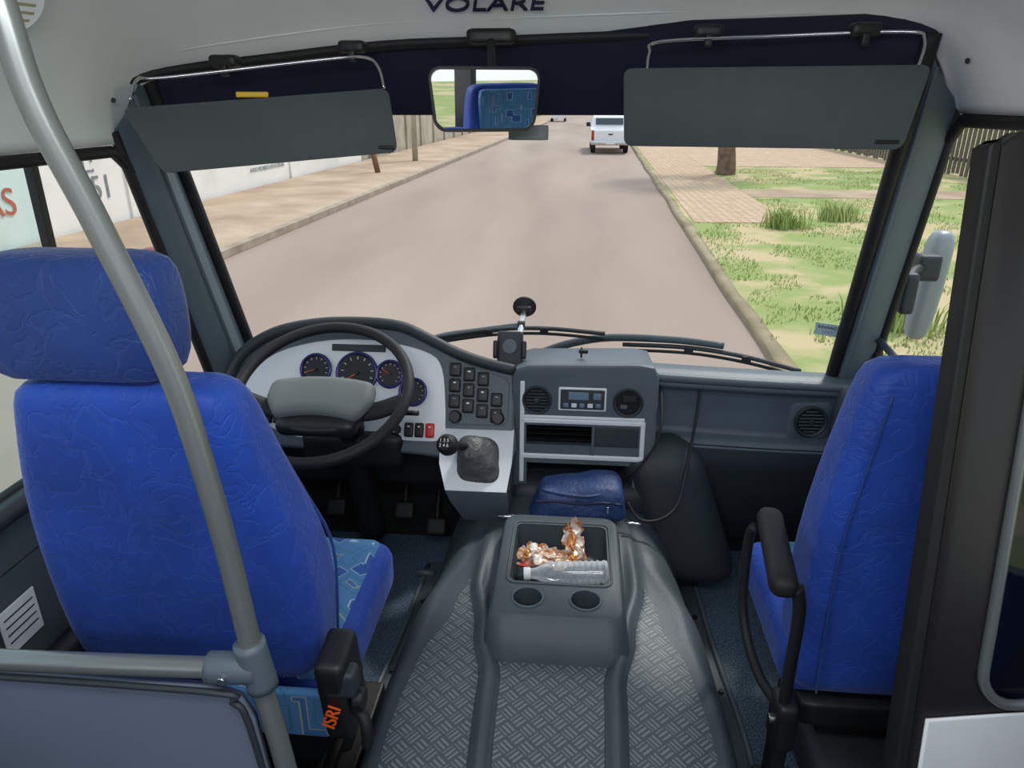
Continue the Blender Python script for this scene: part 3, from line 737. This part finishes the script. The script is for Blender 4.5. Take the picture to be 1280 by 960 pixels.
# wipers (outside the glass) ---------------------------------------
m_wip=mat('wiper_arm_grey',(58,70,76),.5,var=.05)
def wiper(name,arm,blade):
    g=group(name,tuple(arm[0]))
    tube('wiper_arm',arm,.018,m_wip,g,10,5,flat=.8,r2=.012)
    tube('wiper_blade_spine',blade,.008,m_dashd,g,8,5)
    tube('wiper_rubber',[Vector(p)+Vector((0,-.005,-.018)) for p in blade],.006,m_rub,g,6,5)
    for i in(1,2):box('blade_clip',Vector(blade[i])+Vector((0,-.003,-.008)),(.03,.016,.026),m_black,g,.004)
    cyl('wiper_pivot',arm[0],.02,.03,(0,.9,.4),m_black,g,16)
def Go(x,z,o=.035):return G(x,z,-o)
wiper('windshield_wiper',[Go(-.60,.64),Go(-.48,.70),Go(-.33,.725),Go(-.18,.75)],[Go(-.54,.70,.02),Go(-.30,.735,.02),Go(-.1,.745,.02),Go(.115,.735,.02)])
wiper('windshield_wiper',[Go(-.15,.605),Go(-.09,.64),Go(.0,.68),Go(.14,.715),Go(.36,.73),Go(.51,.73)],[Go(.18,.695,.02),Go(.4,.71,.02),Go(.58,.705,.02),Go(.74,.685,.02)])

# ================================================================= ENGINE COVER
ec=group('engine_cover',(-.03,1.4,.2))
XC=-.02
def topz(y):return interp(y,[(.78,.30),(.95,.325),(1.5,.335),(1.75,.355),(2.1,.36)])
def hw(y):return interp(y,[(.8,.33),(1.15,.345),(1.5,.305),(1.7,.24),(1.88,.205),(2.1,.205)])
def hbs(y):return interp(y,[(.8,.42),(1.4,.435),(1.9,.40),(2.1,.40)])
def cz(x,y):
    d=abs(x-XC);w=hw(y);b=hbs(y);T=topz(y)
    ridge_c=interp(y,[(.8,.125),(1.2,.135),(1.35,.165),(1.55,.20),(1.8,.20)])
    rg=.028*math.exp(-((d-ridge_c)/.016)**2)*interp(y,[(.8,1),(1.5,1),(1.8,.2)])
    e=max(0,(d-.10)/(w-.10)) if d>.10 else 0
    z=T-.035*min(1,e)**2+rg
    if d>w:
        t=min(1,(d-w)/(b-w));z=(T-.035)*(1-t**2.0)**.9 if t<1 else 0
        z=max(z,.0)
    if y<.86:z*=math.sqrt(max(0,1-((.86-y)/.08)**2))
    return z
def cov(u,t):
    y=.78+1.30*t;b=hbs(y)
    s=(u*2-1);s=math.copysign(abs(s)**.85,s)
    x=XC+s*(b-.0005);return Vector((x,y,cz(x,y)+.002))
grid('cover_shell',cov,90,80,m_tun,ec)
for s in(-1,1):
    def fl(u,t,s=s):
        y=.82+1.25*t;b=hbs(y);return Vector((XC+s*(b-.005+.055*u),y,.012-.006*u))
    grid('cover_flange',fl,3,20,m_tun,ec)
    tube('flange_trim',[(XC+s*(hbs(y)+.05),y,.010) for y in(.82,1.1,1.4,1.7,2.05)],.008,m_dash,ec,8,4)
    for y in(.95,1.25,1.55,1.85):cyl('flange_screw',(XC+s*(hbs(y)+.025),y,.014),.008,.006,(0,0,1),m_black,ec,12)
def plate(n,xl,xr,y0,y1,nn=30):
    def f(u,t):
        y=y0+(y1-y0)*t;x=xl(y)+(xr(y)-xl(y))*u;return Vector((x,y,cz(x,y)+.0055))
    o=grid(n,f,16,nn,m_tread,ec)
rc=lambda y:interp(y,[(.8,.125),(1.2,.135),(1.35,.165),(1.55,.20),(1.8,.20)])
plate('tread_centre',lambda y:XC-rc(y)+.024,lambda y:XC+rc(y)-.024,.88,1.28)
tp=lambda y:interp(y,[(1.0,1),(1.3,.9),(1.46,.5),(1.56,.06)])
plate('tread_left',lambda y:XC-rc(y)-.024-(hw(y)-.035-rc(y))*tp(y),lambda y:XC-rc(y)-.024,.88,1.56)
plate('tread_right',lambda y:XC+rc(y)+.024,lambda y:XC+rc(y)+.024+(hw(y)-.035-rc(y))*tp(y),.88,1.56)
# storage console with cups
sb=group('storage_console',(-.015,1.53,.4))
con=loft('console_box',[rr(-.015,1.52,.168,.262,.05,.30,6),rr(-.015,1.52,.166,.26,.05,.35,6),rr(-.015,1.525,.158,.23,.045,.40,6),rr(-.015,1.53,.152,.212,.04,.418,6),rr(-.015,1.53,.146,.206,.038,.422,6)],m_tun,sb,0,True)
cs=[loft('c',[rr(-.013,1.565,.115,.120,.02,.345,5),rr(-.013,1.565,.125,.133,.02,.5,5)],m_deep,None,0,True),
    cyl('c',(-.084,1.378,.42),.034,.12,(0,0,1),m_deep,None,28,0),cyl('c',(.050,1.378,.42),.034,.12,(0,0,1),m_deep,None,28,0)]
cut(con,cs)
loft('tray_liner',[rr(-.013,1.565,.114,.119,.02,.347,5),rr(-.013,1.565,.114,.119,.02,.349,5)],m_dashd,sb)
for x in(-.084,.050):
    tube('cup_ring',[(x+.036*math.cos(t*.5236),1.378+.036*math.sin(t*.5236),.423) for t in range(12)],.003,m_dash,sb,8,3,True)
    cyl('cup_base',(x,1.378,.363),.033,.004,(0,0,1),m_deep,sb,24,0)
tube('console_lip',[tuple(p) for p in rr(-.013,1.565,.127,.135,.022,.423,5)],.003,m_tun,sb,6,1,True)
tube('rear_chrome_latch',[(-.20,1.80,.372),(-.12,1.80,.376),(-.10,1.80,.376)],.006,m_chrome,sb,8,3)
tube('rear_chrome_latch_b',[(.17,1.79,.378),(.215,1.79,.372)],.005,m_chrome,sb,8,3)
# bottle
bt=group('water_bottle',(0,1.49,.4))
L=[(.012,-.095),(.013,-.088),(.015,-.078),(.023,-.062),(.0300,-.045)]
for k in range(9):
    h=-.04+.014*k;L+=[(.0300,h),(.0270,h+.007)]
L+=[(.0300,.088),(.027,.095),(.012,.093)]
lathe('bottle_body',L,(.010,1.485,.418),(1,.06,.04),m_bottle,bt,28)
lathe('bottle_water',[(.010,-.07),(.0245,-.04),(.0245,.085),(.01,.09)],(.010,1.485,.417),(1,.06,.04),glassmat('bottle_water_clear',(.82,.86,.88),.12,.1),bt,20)
lathe('bottle_cap',[(.0155,0),(.016,.002),(.016,.015),(.014,.017)],(-.100,1.478,.4137),(1,.06,.04),m_white,bt,24)
# wrappers
wg=group('snack_wrapper',(-.03,1.57,.4))
def crumple(n,c,sx,sy,m,seed,rz=0,tilt=0,amp=.02):
    def f(u,t):
        p=Vector(((u-.5)*sx,(t-.5)*sy,0))
        q=noise.noise_vector(Vector((u*3+seed,t*3,seed)))*amp+noise.noise_vector(Vector((u*8+seed,t*8,2*seed)))*amp*.45
        p=p+q+Vector((0,0,abs(u-.5)*.01));p=Matrix.Rotation(rz,3,'Z')@(Matrix.Rotation(tilt,3,'X')@p)
        return p+Vector(c)
    return grid(n,f,22,16,m,wg)
crumple('foil_red',(-.045,1.565,.400),.15,.06,m_wrap,1.3,.1,.25)
crumple('foil_gold',(.02,1.60,.435),.055,.10,m_wrap2,4.2,.5,.8,.025)
crumple('foil_small',(-.07,1.565,.41),.08,.05,m_wrap2,7.7,-.3,.2)
# blue pouch
pz=group('blue_pouch',(.03,1.85,.41))
def pf(p):
    q=noise.noise_vector(p*14)*.010;return Vector((p.x*(1+.10*-p.z/.05),p.y+.15*p.z,p.z+.012*math.sin(p.x*14)))+q
rcube('pouch_body',(.035,1.845,.420),(.130,.068,.054),.03,m_pouch,pz,16,fn=pf)
tube('pouch_zip',[(-.09,1.779,.44),(-.03,1.773,.447),(.04,1.772,.443),(.10,1.773,.449),(.155,1.781,.44)],.003,m_navy,pz,6,5)
tube('pouch_handle',[(-.07,1.80,.467),(-.02,1.785,.465),(.06,1.78,.463),(.13,1.80,.471)],.005,m_pouch,pz,8,5)
box('zip_pull',(.115,1.765,.43),(.006,.004,.022),m_chrome,pz,.001)

# ================================================================= OUTSIDE MIRRORS
om=group('side_mirror',(1.12,2.4,.95))
lo=[]
for z,a,b in((.76,.02,.02),(.78,.034,.035),(.86,.038,.042),(1.03,.038,.045),(1.10,.034,.04),(1.12,.02,.02)):
    lo.append(rr(1.135+.06*(z-.75),2.40,a,b,min(a,b)*.7,z,5))
loft('mirror_shell',lo,mat('mirror_shell_grey',(140,150,152),.35,var=.03),om,1)
tube('mirror_arm',[(.96,2.14,1.0),(1.02,2.24,1.02),(1.09,2.32,1.02)],.014,m_black,om,12,4)
rcube('arm_clamp',(1.085,2.31,1.02),(.034,.03,.04),.01,m_dashd,om,6)
rcube('arm_base',(.965,2.14,.98),(.02,.03,.06),.01,m_dashd,om,6)
om2=group('side_mirror',(-1.5,2.35,1.0))
loft('mirror_shell',[rr(-1.48,2.42,a,b,min(a,b)*.7,z,5) for z,a,b in((.84,.03,.02),(.86,.06,.045),(.93,.065,.05),(1.0,.06,.045),(1.02,.03,.02))],mat('mirror_shell_red',(130,60,54),.4,var=.03),om2,1)
tube('mirror_arm',[(-1.16,2.2,.85),(-1.28,2.32,.90),(-1.42,2.40,.93)],.014,m_black,om2,12,4)

# ================================================================= OUTSIDE WORLD
GZ=-.8
def R(x,y,z=0):return Vector((x+.028*y,y,GZ+z))
m_road=mat('dusty_asphalt',(137,120,108),.9,c2=(160,143,129),vs=.5,thr=(.3,.7),bump=.35,bs=40,st=(1,.15,1))
m_side=mat('dirt_sidewalk',(148,126,104),.95,c2=(178,158,134),vs=.7,bump=.4,bs=20)
m_kerb=mat('kerb_concrete',(136,122,106),.9,c2=(160,148,132),vs=3)
m_kerb2=mat('dirty_kerb',(126,114,86),.95,c2=(152,138,112),vs=1.6)
m_grass=mat('verge_grass',(132,146,82),.95,c2=(178,162,122),vs=.9,thr=(.45,.58),bump=.6,bs=25)
m_wallw=mat('whitewashed_wall',(226,225,220),.85,c2=(206,204,198),vs=1.0,thr=(.5,.8))
m_wallg=mat('concrete_wall',(150,142,128),.9,c2=(176,168,150),vs=1.0)
def brickmat():
    m=bpy.data.materials.new('paver_bricks');m.use_nodes=True;nt=m.node_tree;b=nt.nodes['Principled BSDF'];b.inputs['Roughness'].default_value=.9
    tc=nt.nodes.new('ShaderNodeTexCoord');mp=nt.nodes.new('ShaderNodeMapping');mp.inputs['Rotation'].default_value=(0,0,.78)
    br=nt.nodes.new('ShaderNodeTexBrick');br.inputs['Scale'].default_value=2.0
    br.inputs['Color1'].default_value=rgb(198,172,144);br.inputs['Color2'].default_value=rgb(178,150,122);br.inputs['Mortar'].default_value=rgb(136,116,92)
    br.inputs['Mortar Size'].default_value=.03
    nt.links.new(tc.outputs['Object'],mp.inputs[0]);nt.links.new(mp.outputs[0],br.inputs['Vector']);nt.links.new(br.outputs['Color'],b.inputs['Base Color'])
    return m
m_brick=brickmat()
def slab(n,x0,x1,y0,y1,z,m,par=None,th=.12):
    v=[R(x0,y0,z),R(x1,y0,z),R(x1,y1,z),R(x0,y1,z)];v+=[p-Vector((0,0,th)) for p in v[:4]]
    return mk(n,v,[(0,1,2,3),(0,4,5,1),(1,5,6,2),(2,6,7,3),(3,7,4,0),(4,7,6,5)],m,par,False)
slab('ground',-60,60,-30,260,-.06,m_grass,None,.3)
slab('road',-5.73,1.70,-30,240,0,m_road,None,.05)
slab('sidewalk_left',-9.2,-5.9,-30,140,.11,m_side,None,.15)
slab('kerb_left',-5.9,-5.73,-30,140,.125,m_kerb)
# weathered kerb: slightly wandering edge
kv=[];kf=[];ny=170
for j in range(ny+1):
    y=-10+j*.9;w1=.05*noise.noise(Vector((0,y*.35,1.0)));w2=.10*noise.noise(Vector((5,y*.6,2.0)))
    kv+=[R(1.66+w1,y,-.03),R(1.67+w1,y,.075+.015*noise.noise(Vector((2,y,0)))),R(1.82+w2,y,.085),R(1.82+w2,y,-.03)]
for j in range(ny):
    for k in range(3):
        a=j*4+k;kf.append((a,a+1,a+5,a+4))
mk('kerb_right',kv,kf,m_kerb2,None,True)
vr=slab('grass_verge',1.76,20,-30,140,.08,m_grass)
slab('sidewalk_right',1.90,3.75,14.5,120,.092,m_brick,None,.011)
slab('driveway_pavers',3.76,11.2,27.5,44,.092,m_brick,None,.011)
slab('dirt_path',3.76,11,18.6,20.3,.090,m_side,None,.009)
# walls
bw=group('boundary_wall',tuple(R(-9.4,15,1)))
slab('wall_painted',-9.55,-9.3,-20,29,2.35,m_wallw,bw,2.4)
slab('wall_coping',-9.6,-9.25,-20,29,2.43,m_kerb,bw,.08)
for y in range(-18,30,8):slab('wall_post',-9.3,-9.26,y,y+.3,2.35,m_wallw,bw,2.4)
cf=group('concrete_fence',tuple(R(-9,50,1)))
slab('fence_panels',-9.4,-9.3,29.1,150,2.2,m_wallg,cf,2.2)
for y in range(30,150,3):slab('fence_post',-9.32,-9.21,y,y+.2,2.35,m_wallg,cf,2.35)
ML=frame((0,0,0),(.028,1,0),(0,0,1))
sl=group('wall_lettering',tuple(R(-9.2,12,.9)))
mred=mat('faded_red_paint',(200,96,76),.9,var=.1);mgr=mat('faded_grey_paint',(120,128,136),.9,var=.1)
def wtext(b,s,y,z,m):
    M=ML.copy();M.translation=R(-9.285,y,0)*1;M.translation.z=z
    text('painted_word',b,s,M,m,sl,.002,1.0)
wtext('TEL:',.5,12.7,.42,mgr);wtext('3451',.62,12.95,-.04,mgr);wtext('ETIVA',.5,9.9,.55,mgr);wtext('PECAS',.6,10.25,-.02,mred)
for k in range(5):wtext('AVISO PROIBIDO ESTACIONAR',.16,20.5,.62-.22*k,mgr)
# street furniture
wp=group('wooden_post',tuple(R(-7.2,23.9,0)))
tube('post_shaft',[R(-7.15,23.9,.11),R(-7.3,23.9,.9)],.09,mat('post_brown',(120,84,62),.9,var=.2),wp,10,2)
up=group('utility_pole',tuple(R(-7.1,28.8,0)))
tube('pole_shaft',[R(-7.1,28.8,.11),R(-7.1,28.8,7)],.11,m_wallg,up,14,2,r2=.08)
box('pole_crossarm',tuple(R(-7.1,28.8,6.6)),(1.8,.1,.1),mat('crossarm_wood',(100,80,60),.9,var=.1),up,.01)
# fence right
pf_=group('picket_fence',tuple(R(11,30,1)))
mfd=mat('dark_fence_wood',(96,88,80),.9,var=.2)
for i in range(150):
    y=8+i*.3;x=11.3
    slab('picket' ,x,x+.04,y,y+.17,2.1+.05*math.sin(i*1.7),mfd,pf_,2.0)
slab('fence_rail',x+.04,x+.1,8,53,1.7,mfd,pf_,.1);slab('fence_rail_low',x+.04,x+.1,8,53,.6,mfd,pf_,.1)
# tree
tg=group('street_tree',tuple(R(4.0,24.6,0)))
mbark=mat('tree_bark',(112,92,76),.95,var=.3,vs=6,bump=.8,bs=14)
mleaf=mat('tree_leaves',(62,92,40),.8,c2=(104,130,60),vs=5)
tube('trunk',[R(4.05,24.6,.08),R(4.07,24.6,.4),R(4.0,24.6,1.5),R(4.1,24.6,3.0)],.34,mbark,tg,14,4,r2=.20)
for k in range(4):
    a=k*1.6;tube('branch',[R(4.1,24.6,2.8),R(4.1+.8*math.cos(a),24.6+.8*math.sin(a),3.6),R(4.1+1.6*math.cos(a),24.6+1.6*math.sin(a),4.3)],.12,mbark,tg,8,3,r2=.04)
v=[];f=[]
for i in range(2600):
    d=Vector((random.gauss(0,1),random.gauss(0,1),random.gauss(0,.6)));d=d.normalized()*(1.2+1.1*random.random())
    c=R(4.1,24.6,4.7)+d
    a=Vector((random.uniform(-1,1),random.uniform(-1,1),random.uniform(-1,1))).normalized()*.13;b=a.orthogonal().normalized()*.06
    n0=len(v);v+=[c-a,c+b,c+a,c-b];f.append((n0,n0+1,n0+2,n0+3))
me=bpy.data.meshes.new('foliage');me.from_pydata([tuple(p) for p in v],[],f);add('foliage',me,mleaf,tg,False)
# grass blades
mbl=mat('grass_blades',(134,160,80),.8,c2=(178,186,120),vs=2)
def blades(n,cnt,pos,h0,h1,w):
    v=[];f=[]
    for i in range(cnt):
        p=pos();h=random.uniform(h0,h1);a=random.uniform(0,6.28);ln=Vector((math.cos(a),math.sin(a),0));sd=Vector((-math.sin(a),math.cos(a),0))*w
        k=len(v);tip=p+ln*h*.45+Vector((0,0,h));mid=p+ln*h*.15+Vector((0,0,h*.6))
        v+=[p-sd,p+sd,mid+sd*.7,mid-sd*.7,tip];f+=[(k,k+1,k+2,k+3),(k+3,k+2,k+4)]
    me=bpy.data.meshes.new(n);me.from_pydata([tuple(q) for q in v],[],f);add(n,me,mbl,None,False)
def gp():
    while True:
        y=4.5+random.random()**1.6*22;x=random.uniform(1.78,10.5)
        if y>14.4 and x<3.8:continue
        if 18.5<y<20.4:continue
        if noise.noise(Vector((x*.8,y*.6,3.1)))+.6*noise.noise(Vector((x*2.2,y*1.8,7.1)))>.0:return R(x,y,.075)
blades('lawn_grass',26000,gp,.02,.06,.008)
for (cx,cy) in((3.5,14.0),(4.75,15.0),(3.2,7.6)):
    blades('grass_tuft',260,lambda:R(cx+random.gauss(0,.17),cy+random.gauss(0,.14),.075),.22,.45,.014)

# vehicles
m_car=mat('white_car_paint',(226,228,230),.25,coat=.6,var=.01)
m_cglass=mat('car_window_dark',(50,62,70),.1,var=.05)
m_tail=mat('tail_lamp_red',(170,30,28),.3,var=.05)
m_tyre=mat('tyre',(28,28,28),.8,var=.1)
def wheelset(g,x,y,r=.34):
    for sx in(-1,1):
        c=Vector((x+sx*.76,y,GZ+r))
        lathe('tyre',[(r*.6,-.11),(r*.93,-.11),(r,-.07),(r,.07),(r*.93,.11),(r*.6,.11)],c,(1,0,0),m_tyre,g,24)
        cyl('wheel_rim',c,r*.62,.2,(1,0,0),m_chrome,g,18)
pk=group('pickup_truck',(1.9,37,GZ))
px,py=1.45,34.9;B=GZ
pb=[(0,.55),(0,1.02),(.03,1.06),(1.75,1.06),(1.85,1.10),(2.15,1.55),(2.35,1.62),(3.35,1.62),(3.6,1.55),(4.05,1.12),(4.9,1.0),(5.1,.9),(5.12,.5),(4.9,.42),(.2,.42)]
body=[]
for s,k in((-.88,0.06),(-.86,0),(.86,0),(.88,.06)):
    L=[]
    for (y,z) in pb:
        inn=.13 if z>1.2 else 0
        L.append(Vector((px+s*(1-inn*1.1),py+y+(k if y<1 else -k),B+z)))
    body.append(L)
loft('truck_body',body,m_car,pk,0,False)
box('tailgate',(px,py-.01,B+.80),(1.5,.05,.46),m_car,pk,.02);box('tailgate_handle',(px,py-.045,B+.86),(.2,.02,.06),m_black,pk,.005)
box('rear_bumper',(px,py-.10,B+.50),(1.74,.22,.2),m_chrome,pk,.04);box('plate',(px,py-.215,B+.50),(.4,.01,.13),m_label,pk,.003)
box('rear_window',(px,py+1.95,B+1.37),(1.3,.03,.34),m_cglass,pk,.01,rot=(-.62,0,0))
for s in(-1,1):
    box('tail_lamp',(px+s*.80,py-.01,B+.82),(.13,.06,.42),m_tail,pk,.02)
    box('side_window',(px+s*.755,py+2.8,B+1.36),(.02,1.0,.33),m_cglass,pk,.01)
    box('door_mirror',(px+s*.98,py+3.3,B+1.2),(.2,.08,.2),m_black,pk,.03)
wheelset(pk,px,py+1.0);wheelset(pk,px,py+4.1)
fc=group('parked_car',(-2.4,88,GZ));px,py=-2.4,88
pb=[(0,.4),(-.02,.9),(.2,1.0),(.55,1.42),(1.0,1.48),(2.2,1.45),(2.8,1.0),(3.7,.85),(3.9,.4)]
loft('car_body',[[Vector((px+s*(.85-(.12 if z>1.1 else 0)),py+y,GZ+z)) for y,z in pb] for s in(-1,1)],m_car,fc,0,False)
box('rear_window',(px,py+.33,GZ+1.2),(1.3,.03,.4),m_cglass,fc,.01,rot=(-.75,0,0))
for s in(-1,1):box('tail_lamp',(px+s*.7,py,GZ+.85),(.2,.06,.18),m_tail,fc,.02)
wheelset(fc,px,py+.75,.3);wheelset(fc,px,py+3.1,.3)
# distant trees at the end of the street
hd=group('distant_trees',(0,160,0))
for i in range(26):
    x=-60+i*5+random.uniform(-1,1)
    if -7<x<6: continue
    rcube('tree_crown',(x+4,160+random.uniform(-6,6),2.9),(4,3,3.6),2.8,mleaf,hd,6,fn=lambda p:p+noise.noise_vector(p*.5+Vector((x,0,0)))*.9)

# ================================================================= LIGHT
w=bpy.data.worlds.new('sky');SC.world=w;w.use_nodes=True;nt=w.node_tree
bg=nt.nodes['Background']
tc=nt.nodes.new('ShaderNodeTexCoord');sx=nt.nodes.new('ShaderNodeSeparateXYZ');rp=nt.nodes.new('ShaderNodeValToRGB')
rp.color_ramp.elements[0].position=.0;rp.color_ramp.elements[0].color=(.92,.95,1,1)
rp.color_ramp.elements[1].position=.7;rp.color_ramp.elements[1].color=(.72,.84,1,1)
nt.links.new(tc.outputs['Generated'],sx.inputs[0]);nt.links.new(sx.outputs[2],rp.inputs[0]);nt.links.new(rp.outputs[0],bg.inputs[0])
bg.inputs[1].default_value=1.25
sd=bpy.data.lights.new('sun','SUN');sd.energy=3.0;sd.angle=math.radians(8);sd.color=(1,.96,.9)
so_=bpy.data.objects.new('sun',sd);COL.objects.link(so_);so_.rotation_euler=(math.radians(-28),math.radians(22),0)
def add_fill(x,y,p,tilt=0,sx_=.9,sy=.3):  # invented fill light under the ceiling, out of view, added to brighten the cabin
    g=group('cabin_fill',(x,y,1.83))
    box('fill_housing',(x,y,1.845),(sx_+.06,sy+.06,.03),m_white,g,.01)  # made-up housing that goes with the added fill
    l=bpy.data.lights.new('cabin_fill_light','AREA');l.shape='RECTANGLE';l.size=sx_;l.size_y=sy*math.cos(tilt);l.energy=p;l.color=(.95,.98,1)
    o=bpy.data.objects.new('fill_light',l);COL.objects.link(o);o.location=(x,y,1.82-.5*sy*math.sin(tilt));o.rotation_euler=(tilt,0,0)
    o.parent=g;o.matrix_parent_inverse=Matrix.Translation(-Vector(g.location))
add_fill(-.1,.35,8,math.radians(42));add_fill(-.1,-.7,15)  # front fill tilted forward to brighten fascia, pillars and dash

# ================================================================= CAMERA
cam=bpy.data.cameras.new('camera');co=bpy.data.objects.new('camera',cam);COL.objects.link(co);SC.camera=co
cam.sensor_width=36;cam.lens=36*900/1280;cam.clip_start=.02;cam.clip_end=500
co.location=(0,0,1.5);co.rotation_euler=(math.radians(90-21.5),0,math.radians(5))
